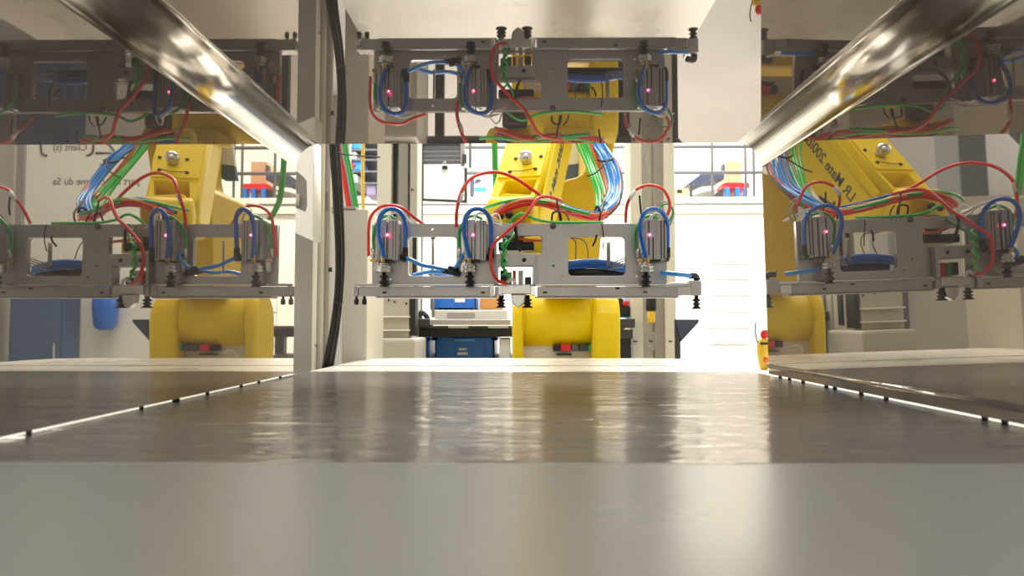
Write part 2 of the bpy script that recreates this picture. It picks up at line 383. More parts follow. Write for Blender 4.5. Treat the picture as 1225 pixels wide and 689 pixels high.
# grey blind board with paper and clip
D_ = 3.2
bd = thing('notice_frame', (P(530, 240, D_).x, D_, P(530, 240, D_).z), 'dark framed grey slatted window behind the left gripper module', 'window')
zt = P(530, 120, D_).z; a0 = P(499.5, 300, D_); b0 = P(559, 300, D_); zb = P(530, 276, D_).z
for i in range(16):
    py = 196-i*5.2; z = P(530, py, D_).z; MB().box(a0.x+.02, b0.x-.03, D_, D_+.012, z, z+.016).build('slat', 'grey', bd)
MB().box(a0.x, a0.x+.022, D_-.01, D_+.02, P(0, 440, D_).z, zt).build('stile', 'dark', bd)
MB().box(b0.x-.03, b0.x-.012, D_-.01, D_+.02, P(0, 240, D_).z, zt).build('stile', 'beige_d', bd)
MB().box(a0.x, b0.x-.012, D_-.006, D_+.02, P(0, 174, D_).z, P(0, 172, D_).z).build('rail', 'dark', bd)
MB().cyl((P(563, 0, D_).x, D_, P(0, 202, D_).z), (P(563, 0, D_).x, D_, zt), .006, 8).build('rod', 'beige_d', bd)
MB().box(*bx(553, 558, 184, 195, D_-.03, .02)).build('latch', 'dark', bd, bevel=.002)
cb = thing('clipboard', (P(532, 240, 3.1).x, 3.1, P(532, 240, 3.1).z), 'white paper sheet on a dark board under a black clip', 'clipboard')
q = [XZ(504, 198, 3.18), XZ(559, 201, 3.18), XZ(559, 243, 3.18), XZ(504, 240.5, 3.18)]
MB().prism(q, (0, 0, 0), X, Z, Y, 3.172, 3.184).build('board', 'dark', cb)
q = [XZ(507, 197, 3.17), XZ(555.5, 199, 3.17), XZ(555.5, 239.5, 3.17), XZ(507, 237.5, 3.17)]
MB().prism(q, (0, 0, 0), X, Z, Y, 3.169, 3.172).build('paper', 'paper', cb)
a = bx(529, 535, 198, 202, 3.16, .012); MB().box(*a).build('clip', 'black', cb, bevel=.001)
c_ = P(532, 196, 3.165); MB().tube([(c_.x-.006, 3.165, c_.z-.006), (c_.x-.004, 3.165, c_.z+.008), (c_.x+.004, 3.165, c_.z+.008), (c_.x+.006, 3.165, c_.z-.006)], .0014, 6, 4).build('clip_handle', 'steel', cb)

# ------------------------------------------------------------------ machine frame left
D1 = 1.2
fp = thing('machine_door_frame', (P(365, 440, D1).x, D1, FL), 'beige upright machine frame just beyond the left steel sheet', 'frame')
MB().box(P(330, 300, D1).x, P(376, 300, D1).x, D1, D1+.02, FL, .62).build('upright', 'beige_d', fp, bevel=.003)
MB().box(P(376, 300, D1).x, P(384, 300, D1).x, D1+.005, D1+.025, FL, .62).build('inner_upright', 'beige', fp, bevel=.004)
MB().cyl((P(377, 300, D1).x, D1, FL), (P(377, 300, D1).x, D1, .62), .0035, 10).build('bead', 'cream', fp)
MB().box(P(380, 300, D1+.05).x, P(398, 300, D1+.05).x, D1+.03, D1+.04, FL, .62).build('web', 'beige', fp)
MB().box(*bx(388, 392.5, 230, 252, D1+.027, .003)).build('slot', 'beige_d', fp)
MB().box(*bx(393, 397, 320, 325, D1+.027, .003)).build('plug', 'black', fp)
MB().cyl(P(378, 413, D1-.004), P(378, 413, D1+.01), .002, 10).build('screw', 'beige_d', fp)
D2 = 1.12
outl = [XZ(300, 170, D2), XZ(376, 168, D2), XZ(376, 287, D2), XZ(371, 287, D2), XZ(345, 275, D2), XZ(300, 258, D2)]
hole = [XZ(318, 180, D2), XZ(350, 201, D2), XZ(363, 212, D2), XZ(366.5, 217, D2), XZ(367, 246, D2), XZ(365, 253, D2), XZ(350, 247, D2), XZ(318, 236, D2)]
hb = thing('handle_housing', (P(360, 287, D2).x, D2+.03, P(360, 287, D2).z), 'white moulded housing with a dark pocket on the left machine frame', 'housing')
holed('shell', outl, [hole], (0, 0, 0), X, Z, -Y, -D2-.04, -D2, 'white', hb, .0015)
MB().prism(hole, (0, 0, 0), X, Z, Y, D2+.028, D2+.034).build('pocket', 'beige_d', hb)
MB().cyl(P(356, 246, D2+.02), P(356, 232, D2+.02), .004, 12).build('catch', 'beige', hb)
MB().box(*bx(374.2, 375.4, 195, 285, D2-.0006, .002)).build('slit', 'grey', hb)

# black cable loom, red/green cables
lo = 'black cables of the loom hanging down the left machine frame'
for i, (dx, r) in enumerate(((-3.2, .0030), (-.6, .0036), (2.4, .0034), (5.5, .0022), (1.0, .003))):
    Dq = 1.17+.006*(i % 3)
    pts = [P(396+dx*.6, 60, Dq), P(399+dx, 170, Dq), P(403+dx, 230, Dq), P(406+dx*.9, 300, Dq), P(405+dx*.8, 345, Dq), P(400+dx*.9, 390, Dq), P(391+dx*1.2, 440, Dq), P(386+dx*1.4, 480, Dq)]
    tag(MB().tube(pts, r, 8).build('cable', 'black'), lo, 'cable', 'black cable loom left')
tag(MB().tube([P(400, 361, 1.165), P(405, 363, 1.160), P(410, 361, 1.165), P(409, 359, 1.19), P(401, 359, 1.19), P(400, 361, 1.165)], .0016, 6).build('cable_tie', 'black'), 'black cable tie around the loom on the left machine frame', 'cable tie')
tag(MB().tube([P(401, 182, 1.16), P(415, 185, 1.16), P(438, 187, 1.16), P(455, 188, 1.16)], .0012, 6).build('cable_tie', 'black'), 'long black tie tail sticking out in front of the yellow cable', 'cable tie')
for i, (dx, c) in enumerate(((0, 'red'), (4, 'red'), (8, 'green'), (11, 'green'), (6, 'grw'))):
    Dq = 1.32+.006*(i % 2)
    lab = {'red': 'red cables running down behind the black loom into the beige box', 'green': 'green cables running down behind the black loom into the beige box', 'grw': 'grey cable between the red and green ones entering the beige box'}[c]
    o = MB().tube([P(401+dx*.5, 60, Dq), P(403+dx, 170, Dq), P(409+dx, 205, Dq), P(415+dx, 240, Dq), P(418+dx, 258, Dq)], .0031, 8).build('cable', c)
    tag(o, lab, 'cable', None if c == 'grw' else c+' cables into the beige box')
yc = [P(434, 60, 2.2), P(434.5, 168, 2.2), P(434, 210, 2.2), P(434.5, 262, 2.2)]
tag(MB().tube(yc, .0055, 8).build('cable', 'yb'), 'yellow cable hanging left of the left cell column', 'cable')

# beige box below the cables
D3 = 1.38
pb = thing('beige_cover', (P(423, 430, D3).x, D3, FL), 'grey beige sheet metal cover box left of the gripper', 'cover')
a = bx(408, 440, 250, 430, D3-.09, .16); MB().box(a[0], a[1], a[2], a[3], FL, a[5]).build('body', 'beige', pb, bevel=.003)
MB().box(P(408, 0, D3).x-.002, P(440, 0, D3).x+.002, D3-.094, D3+.075, a[5], a[5]+.004).build('lid', 'beige_d', pb)
# ribbed beige cabinet lower left
D4 = 1.95
ca = thing('stepped_cabinet', (P(468, 430, D4).x, D4, FL), 'beige stepped cabinet below the left half of the gripper', 'cabinet')
a = bx(438, 490, 340, 405, D4, .17); MB().box(a[0], a[1], a[2], a[3], a[4], a[5]).build('upper_body', 'beige', ca, bevel=.006)
a = bx(432, 497, 405, 430, D4-.06, .22); MB().box(a[0], a[1], a[2], a[3], FL, a[5]).build('lower_body', 'beige', ca, bevel=.008)
for py in (378, 394): a = bx(438, 490, py, py+2, D4-.02, .03); MB().box(*a).build('ledge', 'cream', ca, bevel=.002)
for px, py in ((449, 355), (457, 357), (465, 359), (472, 361), (486, 363)): MB().cyl(P(px, py, D4-.004), P(px, py, D4+.01), .0028, 10).build('hole', 'black', ca)
a = bx(491, 497, 350, 402, D4, .05); MB().box(*a).build('edge', 'black', ca)
# left column
D5 = 2.15
lc = thing('cell_column', (P(475, 430, D5).x, D5, FL), 'beige profile column with a dark slot left of the clipboard', 'column')
for p0, p1, d, mt in ((449, 469, 0, 'cream'), (469, 475, .03, 'black'), (475, 489, .012, 'beige_d'), (489, 500, 0, 'beige')):
    a = bx(p0, p1, 100, 430, D5+d, .1); MB().box(a[0], a[1], a[2], a[3], FL, 1.6).build('slot' if mt == 'black' else 'profile', mt, lc, bevel=0 if mt == 'black' else .003)
MB().cyl(P(493, 227, D5-.004), P(493, 227, D5+.01), .004, 10).build('screw', 'grey', lc)
a = bx(492.5, 498.5, 283, 398, 2.05, .03); tag(MB().box(*a).build('guide_bar', 'black', bevel=.002), 'black vertical bar behind the left gripper opening', 'bar')
# right column
D6 = 1.95
rc = thing('cell_column', (P(780, 430, D6).x, D6, FL), 'wide beige profile column behind the right gripper module', 'column')
for p0, p1, d, mt in ((756, 767, 0, 'cream'), (767, 783, .02, 'beige'), (783, 796, .008, 'beige_d'), (796, 806, 0, 'cream')):
    a = bx(p0, p1, 100, 430, D6+d, .12); MB().box(a[0], a[1], a[2], a[3], FL, 1.6).build('profile', mt, rc, bevel=.003)
for px in (760, 779, 802): MB().box(*bx(px-2, px+2, 407.6, 409, D6-.004, .01)).build('slot', 'black', rc)
gb = thing('shelf_bracket', (P(812, 430, D6).x, D6, FL), 'dark grey triangular bracket on a post right of the column', 'bracket')
a = bx(806.5, 814, 382, 435, D6, .05); MB().box(a[0], a[1], a[2], a[3], FL, a[5]).build('post', 'dark', gb, bevel=.002)
MB().prism([XZ(807, 382, D6), XZ(836, 382, D6), XZ(835, 386, D6), XZ(814, 409, D6)], (0, 0, 0), X, Z, Y, D6-.006, D6+.0).build('gusset', 'blueg', gb, bevel=.001)
# sensor hanging at column
sn = thing('cable_plug', P(779, 392, 1.87), 'yellow plug on a black sensor hanging before the right column', 'plug')
MB().cyl(P(779, 352, 1.87), P(779, 372, 1.87), .013, 16, .002).build('sensor_body', 'black', sn)
MB().cyl(P(779, 372, 1.87), P(779, 386, 1.87), .010, 12, .002).build('connector', 'yb', sn)
MB().tube([P(779, 386, 1.87), P(778, 392, 1.87), P(774, 402, 1.87), P(776, 414, 1.87), P(782, 412, 1.87), P(781, 398, 1.87), P(784, 404, 1.87), P(783, 416, 1.87), P(777, 417, 1.87), P(772, 400, 1.87), P(769, 385, 1.87)], .0022, 6).build('cable', 'grw', sn)
tag(MB().tube([P(770, 60, 1.92), P(774, 168, 1.92), P(770, 190, 1.92), P(776, 215, 1.92), P(782, 232, 1.92), P(783, 262, 1.92), P(779, 300, 1.92), P(779, 352, 1.87)], .002, 6).build('cable', 'grw'), 'thin grey wire running down the right beige column', 'cable')

# ------------------------------------------------------------------ work bench with crates behind
D7 = 2.2
wb = thing('work_bench', (P(560, 430, D7).x, D7, FL), 'black framed work bench behind the robot', 'bench')
x0, x1 = P(495, 0, D7).x, P(757, 0, D7).x; zt = P(0, 393, D7).z; zb = P(0, 403, D7).z
MB().box(x0, x1, D7, D7+.04, zb, zt).build('front_rail', 'black', wb, bevel=.002)
MB().box(x0, x1, D7, D7+.6, zt, zt+.008).build('top', 'grey', wb, bevel=.002)
for px in (498, 744):
    for dy in (0, .5): MB().box(P(px, 0, D7).x, P(px+13, 0, D7).x, D7+dy, D7+dy+.04, FL, zb).build('leg', 'dark', wb, bevel=.002)
MB().box(x0+.02, x1-.02, D7, D7+.6, P(0, 432, D7).z-.01, P(0, 431, D7).z).build('lower_shelf', 'grey', wb)
def crate(label, px0, px1, py0, py1, D, dep, labels=True, group=None):
    a = bx(px0, px1, py0, py1, D, dep); x0, x1, y0, y1, z0, z1 = a; w = x1-x0; h = z1-z0
    c = thing('plastic_crate', ((x0+x1)/2, (y0+y1)/2, z0), label, 'crate', group)
    t = .006; ins = w*.05
    m = MB().box(x0+ins, x1-ins, y0+.01, y0+.01+t, z0, z1-h*.12).box(x0+ins, x1-ins, y1-.01-t, y1-.01, z0, z1-h*.12).box(x0+ins, x0+ins+t, y0+.01, y1-.01, z0, z1-h*.12).box(x1-ins-t, x1-ins, y0+.01, y1-.01, z0, z1-h*.12).box(x0+ins, x1-ins, y0+.01, y1-.01, z0, z0+t)
    m.build('body', 'crate', c)
    m = MB().box(x0, x1, y0, y0+.02, z1-h*.14, z1).box(x0, x1, y1-.02, y1, z1-h*.14, z1).box(x0, x0+.02, y0, y1, z1-h*.14, z1).box(x1-.02, x1, y0, y1, z1-h*.14, z1)
    m.build('rim', 'crate', c, bevel=.002)
    xm = (x0+x1)/2
    MB().box(xm-w*.16, xm+w*.16, y0-.006, y0+.002, z1-h*.2, z1-h*.04).build('handle', 'blue_l', c, bevel=.003)
    for fx in (.08, .2, .8, .92): MB().box(x0+w*fx-.002, x0+w*fx+.002, y0+.004, y0+.012, z0, z1-h*.12).build('rib', 'crate', c)
    if labels:
        MB().box(xm-w*.09, xm+w*.03, y0+.0085, y0+.0098, z0+h*.42, z0+h*.52).build('sticker', 'paper', c)
        MB().box(xm-w*.11, xm+w*.05, y0+.0085, y0+.0098, z0+h*.22, z0+h*.33).build('sticker', 'paper', c)
    return c
crate('blue plastic crate with two white stickers under the bench', 516, 595, 403.5, 430.5, D7+.06, .4)
crate('narrow blue crate edge showing left of the stickered crate', 486, 514.5, 403.5, 430.5, D7+.22, .3, False)
crate('blue plastic crate standing on the bench top behind the gripper', 511, 572, 322, 370.5, D7+.2, .35, False)
tag(MB().box(*bx(544, 556, 357, 361.5, D7+.192, .006)).build('label', 'paper'), 'white label on the front of the upper blue crate', 'label')
op = thing('orange_bin', (P(584, 370, D7+.2).x, D7+.3, P(0, 370, D7+.2).z), 'orange brown open bin right of the upper blue crate', 'bin')
a = bx(574, 601, 354, 370.5, D7+.2, .2); MB().box(*a).build('body', 'orange_p', op, bevel=.004)
MB().box(a[0]-.004, a[1]+.004, a[2]-.004, a[3], a[5], a[5]+.006).build('rim', 'purple', op)
tr = thing('steel_tray', (P(560, 388, D7-.05).x, D7, zt), 'grey steel tray with white sheets on the bench front', 'tray')
a = bx(514, 611, 382, 389, D7-.06, .015); MB().box(*a).build('rim', 'alu', tr, bevel=.002)
MB().box(a[0], a[1], D7-.05, D7+.28, a[4], a[4]+.006).build('base', 'alu', tr)
MB().box(a[0]+.01, a[1]-.01, D7-.03, D7+.15, a[5]-.008, P(0, 371, D7-.03).z).build('sheets', 'paper', tr, bevel=.003)
MB().box(*bx(535, 568, 374, 380, D7-.034, .004)).build('insert', 'alu', tr)
for px in (548, 596): a = bx(px-12, px+12, 389.5, 392.6, D7-.02, .1); MB().box(*a).build('foot', 'paper', tr)
bl = thing('beige_clamp', P(530, 300, 2.0), 'thin grey rod standing behind the left gripper opening', 'rod')
MB().cyl(P(518, 380, 2.05), P(518, 286, 2.05), .0045, 10).build('shaft', 'grw', bl)
MB().cyl(P(518, 286, 2.05), P(518, 279, 2.05), .007, 10, .002).build('tip', 'grey', bl)
# plant-like tangle at left of tray: black grip tool
tg = thing('hand_tool', P(505, 392, D7+.02), 'dark hand tool lying at the left end of the bench', 'tool')
MB().tube([P(499, 383, D7), P(504, 374, D7), P(510, 378, D7), P(513, 386, D7)], .008, 8).build('grip', 'dark', tg)
MB().box(*bx(497, 514, 381, 391.5, D7-.03, .1)).build('housing', 'dark', tg, bevel=.004)
tag(MB().box(*bx(597, 610, 405, 430, D7+.02, .2)).build('paper_box', 'paper', bevel=.004), 'white box under the bench right of the stickered crate', 'box')
# right side of robot: control box
cx = thing('operator_box', (P(748, 380, 1.95).x, 1.95, P(748, 380, 1.95).z), 'small blue and black operator box with a red mushroom button', 'control box')
MB().box(*bx(736, 758, 357, 380, 2.0, .1)).build('body', 'blue_l', cx, bevel=.004)
MB().prism([XZ(731, 354, 1.99), XZ(742, 356, 1.99), XZ(753, 368, 1.99), XZ(753, 378, 1.99), XZ(741, 377, 1.99)], (0, 0, 0), X, Z, Y, 1.975, 1.998).build('cover', 'black', cx, bevel=.002)
MB().box(*bx(751, 757, 354, 372, 1.985, .01)).build('label', 'paper', cx)
MB().lathe(P(748, 363, 1.975), -Y, [(0, .004), (.006, .004), (.007, .009), (.012, .008), (.015, .004)], 16).build('mushroom_button', 'red_p', cx)
c2 = thing('black_pedestal', (P(747, 430, 1.9).x, 1.9, FL), 'black box on a black post right of the robot base', 'pedestal')
MB().box(*bx(738, 760, 381, 392, 1.88, .12)).build('head', 'dark', c2, bevel=.003)
MB().box(*bx(739, 757, 394, 405, 1.88, .1)).build('collar', 'dark', c2, bevel=.002)
a = bx(742, 755, 405, 430, 1.9, .06); MB().box(a[0], a[1], a[2], a[3], FL, a[5]).build('post', 'black', c2)
MB().box(*bx(747, 754, 393, 394.2, 1.875, .005)).build('tag', 'paper', c2)

# toy-like yellow bottle on the right bench
yb = thing('spray_bottle', (P(912, 443, 1.07).x, 1.07, ZF-.002), 'yellow bottle with red cap and a bent straw at the right bench edge', 'bottle')
b0 = Vector((P(914, 443, 1.07).x, 1.07, ZF-.002))
MB().lathe(b0, Z, [(0, .005), (.004, .007), (.02, .009), (.036, .0095), (.042, .007), (.045, .004)], 18).build('body', 'yb', yb)
MB().lathe(b0+Vector((.002, 0, .045)), Z, [(0, .005), (.004, .0065), (.009, .0055), (.012, .003)], 14).build('cap', 'red_p', yb)
MB().box(b0.x-.0075, b0.x+.0035, 1.0595, 1.0625, b0.z+.036, b0.z+.039).build('band', 'black', yb)
MB().lathe(b0+Vector((0, -.0085, .014)), -Y, [(0, .004), (.001, .004)], 10).build('emblem', 'orange', yb)
MB().tube([b0+Vector((-.006, 0, .032)), b0+Vector((-.010, 0, .044)), b0+Vector((-.012, 0, .058)), b0+Vector((-.0105, 0, .068))], .0009, 6).build('straw', 'dark', yb)

# ------------------------------------------------------------------ right part of hall seen in the left sheet
pw = thing('white_partition', (1.75, 4.05, FL), 'white partition wall lettered in dark print, right side of the hall', 'partition')
MB().box(1.36, 2.16, 4.0, 4.08, FL, 1.9).build('board', 'hall_white', pw)
MB().box(2.16, 2.20, 3.98, 4.1, FL, 1.9).build('edge_post', 'beige_d', pw)
text_mesh('lettering', 'Client (s)', .056, 'ink', pw, (1.825, 4.0, .955), X, Z, -Y, sx=.9)
for xx, s_ in ((1.79, 1), (2.08, -1)):
    MB().tube([(xx, 3.998, 1.14), (xx, 3.998, .97), (xx+s_*.012, 3.998, .935), (xx+s_*.035, 3.998, .925)], .006, 6).build('bracket_mark', 'ink', pw)
MB().tube([(1.62, 3.998, 1.06), (1.76, 3.998, 1.06), (1.665, 3.998, .94), (1.775, 3.998, .94)], .007, 6, 1).build('arrow_mark', 'ink', pw)
text_mesh('lettering', 'part à la comme du Sa', .056, 'ink', pw, (1.53, 4.0, .765), X, Z, -Y, sx=.95)
text_mesh('lettering', '1', .05, 'ink', pw, (1.735, 4.0, .85), X, Z, -Y)
bdn = thing('blue_cabinet', (1.98, 3.95, FL), 'tall blue grey cabinet door in front of the white partition', 'cabinet')
MB().box(1.83, 2.12, 3.85, 3.99, FL, .28).build('body', 'door_blue', bdn, bevel=.004)
MB().box(1.845, 2.105, 3.84, 3.849, FL+.05, .265).build('door', 'door_blue', bdn, bevel=.002)
MB().box(1.86, 1.87, 3.825, 3.84, -.2, -.1).build('handle', 'steel', bdn)
po = thing('blue_pouch', (1.66, 3.95, -.02), 'blue fabric pouch hanging on the white partition', 'pouch')
MB().lathe((1.66, 3.93, -.03), Z, [(0, .03), (.02, .055), (.12, .065), (.24, .062)], 18).build('bag', 'blue', po)
gw = thing('grey_locker', (2.5, 3.8, FL), 'grey brown locker at the right of the partition', 'locker')
MB().box(2.26, 3.0, 3.7, 4.1, FL, 1.9).build('body', 'beige_d', gw, bevel=.004)
MB().box(2.30, 2.62, 3.69, 3.699, FL+.06, 1.8).build('door', 'beige', gw, bevel=.001)
MB().box(2.65, 2.96, 3.69, 3.699, FL+.06, 1.8).build('door', 'beige', gw, bevel=.001)
# left part of hall seen in the right sheet
lp = thing('enclosure_panel', (-1.1, 2.75, FL), 'pale grey enclosure panels left of the robot cell', 'panel')
MB().box(-1.9, -1.3, 2.7, 2.73, FL, .42).build('panel', 'beige', lp)
MB().box(-1.285, -.78, 2.7, 2.73, FL, .42).build('panel', 'beige', lp)
for xx in (-1.295, -.78, -1.92): MB().box(xx-.02, xx+.02, 2.68, 2.72, FL, .46).build('post', 'grey', lp)
tp = thing('tall_partition', (-2, 4.6, FL), 'tall grey beige partition far left of the robot cell', 'partition')
for i in range(4): MB().box(-3.1+i*.51, -2.6+i*.51, 4.6, 4.64, FL, 2.2).build('panel', 'beige_d', tp, bevel=.003)
dk = thing('dark_column', (-1.51, 3.5, FL), 'dark grey building column left of the robot cell', 'column')
MB().box(-1.58, -1.45, 3.4, 3.6, FL, 4.0).build('shaft', 'grey', dk, bevel=.01)
MB().box(-1.63, -1.40, 3.35, 3.65, FL, FL+.1).build('foot', 'grey', dk, bevel=.01)
br = thing('roof_brace', (-1.3, 3.1, .5), 'dark diagonal steel brace left of the robot cell', 'brace')
m = MB().tube([(-2.1, 3.2, .2), (-.95, 3.2, 1.5)], .035, 8, 1).build('brace_tube', 'grey', br)
MB().cyl((-2.1, 3.2, FL), (-2.1, 3.2, 1.6), .03, 10).build('post', 'grey', br)

# ------------------------------------------------------------------ robot
rb = thing('robot_arm', (P(676, 430, 1.6).x, 1.62, FL), 'yellow industrial robot arm reaching over the shelf towards the tunnel', 'robot')
ya = math.radians(15)
f_ = Vector((math.sin(ya), math.cos(ya), 0)); rgt = Vector((math.cos(ya), -math.sin(ya), 0))
phi = math.radians(50)
u = f_*math.cos(phi)+Z*math.sin(phi); n = -f_*math.sin(phi)+Z*math.cos(phi)
B = P(613, 241, 1.135)
def fo(w_, l, h): return B+rgt*w_+u*l+n*h
# forearm body: side outline in (u, n)
HW = .038
side = [(-.004, -.012), (.02, -.10), (.06, -.118), (.30, -.125), (.36, -.10), (.38, -.05), (.36, -.014), (.33, -.012)]
side = [(-.004, -.033), (.02, -.10), (.06, -.118), (.30, -.125), (.36, -.10), (.38, -.05), (.36, -.033)]
MB().prism(side, B, u, n, rgt, -HW, HW+.001).build('forearm', 'yellow', rb, bevel=.006, bseg=3)
fr = [(-.034, -.006), (.033, -.006), (.041, .10), (.041, .34), (-.037, .34), (-.039, .10), (-.0385, .02)]
rec = [(-.028, .004), (.025, .004), (.031, .052), (-.020, .052)]
holed('front_cover', fr, [rec], B, rgt, u, n, -.036, .0, 'yellow', rb, .0015)
MB().prism([(a*1.03, b) for a, b in rec], B, rgt, u, n, -.031, -.028).build('recess_floor', 'yellow_d', rb)  # shade inside the recess painted as a darker yellow
MB().prism([(-.035, .057), (.036, .057), (.0375, .10), (.0375, .135), (-.034, .135)], B, rgt, u, n, 0, .003).build('cover_plate', 'yellow', rb, bevel=.001)
kb = MB().lathe(fo(.008, .094, .003), n, [(0, .008), (.003, .0085), (.005, .006), (.007, .0105), (.012, .0115), (.017, .0095), (.020, .004)], 20).build('breather_knob', 'alu_b', rb)
for w_, l in ((-.016, .069), (.026, .073), (-.012, .103), (.030, .105)):
    MB().lathe(fo(w_, l, .003), n, [(0, .003), (.002, .003), (.0025, .0015)], 10).build('bolt', 'dark', rb)
MB().tube([fo(-.016, .069, .006), fo(.005, .068, .0055), fo(.026, .073, .006)], .0006, 5).build('seal_wire', 'dark', rb)
# ridge along right shoulder of the forearm
MB().prism([(.02, -.03), (.34, -.03), (.34, -.016), (.02, -.016)], B, u, n, rgt, HW, HW+.005).build('side_ridge', 'yellow', rb, bevel=.002)
# model lettering on the forearm side
text_mesh('lettering', 'LR Mate 200iD', .026, 'ink', rb, fo(HW+.001, .060, -.070), u, n, rgt, sx=1.08)
# wrist
wc = P(613, 256, 1.13)
MB().lathe(wc-rgt*.036, rgt, [(0, .022), (.004, .027), (.068, .027), (.072, .022)], 28).build('wrist', 'yellow', rb)
MB().prism([(-.03, -.02), (.025, -.028), (.034, -.01), (.03, .03), (-.02, .035), (-.034, .01)], wc+f_*.035, rgt, Z, f_, -.03, .03).build('wrist_cover', 'yellow', rb, bevel=.006)
MB().lathe(P(609, 257, 1.10), -Y, [(0, .006), (.003, .006), (.0032, .003), (.004, .003)], 16).build('bolt', 'dark', rb)
MB().lathe(P(599, 259, 1.10), -Y, [(0, .005), (.003, .005)], 14).build('bolt', 'dark', rb)
MB().cyl(P(616, 268, 1.10), P(616, 292, 1.10), .019, 24, .002).build('tool_flange', 'dark', rb)
MB().box(*bx(596, 639, 289, 300, 1.058, .065)).build('flange_block', 'black', rb, bevel=.003)
MB().box(*bx(626, 650, 283, 303, 1.08, .04)).build('wrist_foot', 'yellow', rb, bevel=.003)
# elbow + lower arm
E = fo(.0, .34, -.07)
MB().lathe(E-rgt*.06, rgt, [(0, .05), (.006, .062), (.18, .062), (.19, .05)], 32).build('elbow', 'yellow', rb)
DL = 1.44; DR = 1.71
la = [XZ(653, 268, DL), XZ(660, 225, DL), XZ(678, 214, DL), XZ(690, 211, DL), XZ(699, 205, DL), XZ(703, 190, DL), XZ(704, 168, DL), XZ(704, 60, DL), XZ(742, 60, DL), XZ(736, 170, DL), XZ(728, 215, DL), XZ(722, 262, DL), XZ(713, 352, DL), XZ(650, 352, DL)]
MB().prism(la, (0, 0, 0), X, Z, Y, DL, DL+.25).build('lower_arm', 'yellow_d', rb, bevel=.009, bseg=3)  # darker yellow stands in for the shade on this arm
MB().prism([XZ(684, 150, DR), XZ(708, 150, DR), XZ(700, 197, DR), XZ(678, 199, DR)], (0, 0, 0), X, Z, Y, DR-.012, DR).build('grey_plate', 'wht', rb)
MB().prism([XZ(678, 199, DR), XZ(703, 196, DR), XZ(700, 209, DR), XZ(690, 216, DR), XZ(675, 216, DR)], (0, 0, 0), X, Z, Y, DR-.015, DR).build('blue_plate', 'door_blue', rb)
# shoulder: horizontal barrel between two cheeks
DB = 1.56
cb0 = P(612, 385, DB); 
zc_ = P(0, 384, DB).z
MB().lathe((P(622, 0, DB-.05).x, DB, zc_), X, [(0, .056), ((P(708, 0, DB-.05).x-P(622, 0, DB-.05).x), .056)], 40).build('shoulder_barrel', 'yellow', rb)
def cheek(p0, p1, k):
    x0, x1 = P(p0, 0, DB-.06).x, P(p1, 0, DB-.06).x
    pts = []
    for a in range(0, 181, 15): pts.append((DB-.062*math.cos(math.radians(a)), zc_+.060*math.sin(math.radians(a))))
    pts += [(DB+.062, -.3), (DB-.056, -.3), (DB-.058, -.075)]
    MB().prism(pts, (0, 0, 0), Y, Z, X, x0, x1).build('cheek', 'yellow', rb, bevel=.015, bseg=5)
cheek(612.5, 626, 0); cheek(706, 740, 1)
MB().prism([(DB-.055, -.3), (DB+.06, -.3), (DB+.06, -.10), (DB-.055, -.10)], (0, 0, 0), Y, Z, X, P(612, 0, DB-.06).x, P(740, 0, DB-.06).x).build('base', 'yellow', rb, bevel=.01)
MB().cyl((P(676, 0, DB).x, DB+.02, FL), (P(676, 0, DB).x, DB+.02, -.29), .10, 28, .004).build('pedestal', 'grey', rb)
MB().box(*bx(626, 708, 410, 436, DB-.02, .01)).build('connector_panel', 'cream', rb)
for p0, p1, c, y1_ in ((662, 669, 'black', 420), (671, 683, 'red_p', 420), (684, 692, 'grey', 420), (693, 703, 'dark', 420), (704, 711, 'green', 420), (666, 684, 'black', 425)):
    y0_ = 412.5 if y1_ == 420 else 423.5
    MB().box(*bx(p0, p1, y0_, y1_, DB-.045, .025)).build('connector', c, rb, bevel=.001)
MB().tube([P(638, 432, 1.52), P(640, 422, 1.515), P(646, 419, 1.515), P(653, 421, 1.52)], .003, 8).build('connector_lead', 'cream', rb)
# seam lines of the barrel
for px in (628, 705): MB().lathe((P(px, 0, DB-.05).x, DB, zc_), X, [(0, .0565), (.0012, .0565)], 40).build('seam', 'yellow_d', rb)

# ------------------------------------------------------------------ gripper
G = 1.042
gp = thing('gripper_frame', P(640, 354, G), 'milled aluminium vacuum gripper frame hanging on the robot wrist', 'gripper')
def C2(px, py): return XZ(px, py, G)
def RR(a, b, c, d, r): p = C2(a, d); q = C2(c, b); return rr(p[0], p[1], q[0], q[1], r)
outl = [C2(445, 342), C2(445, 269), C2(480, 269), C2(480, 267.5), C2(798, 267.5), C2(798, 342)]
holes = [RR(488, 283, 546, 330, .006), RR(594, 282, 648, 304, .003), RR(596, 319, 638, 340, .003), RR(680, 283, 748, 330, .006)]
for a, b, r in ((627, 311, .0032), (604, 311, .0028), (662, 318, .0016), (673, 331, .0014), (715, 273.5, .0018), (517, 274, .0016), (467, 334, .0014), (762, 330, .0018)):
    holes.append(circ(*C2(a, b), r))
holed('back_plate', outl, holes, (0, 0, 0), X, Z, -Y, -G-.010, -G, 'alu', gp, .0006)
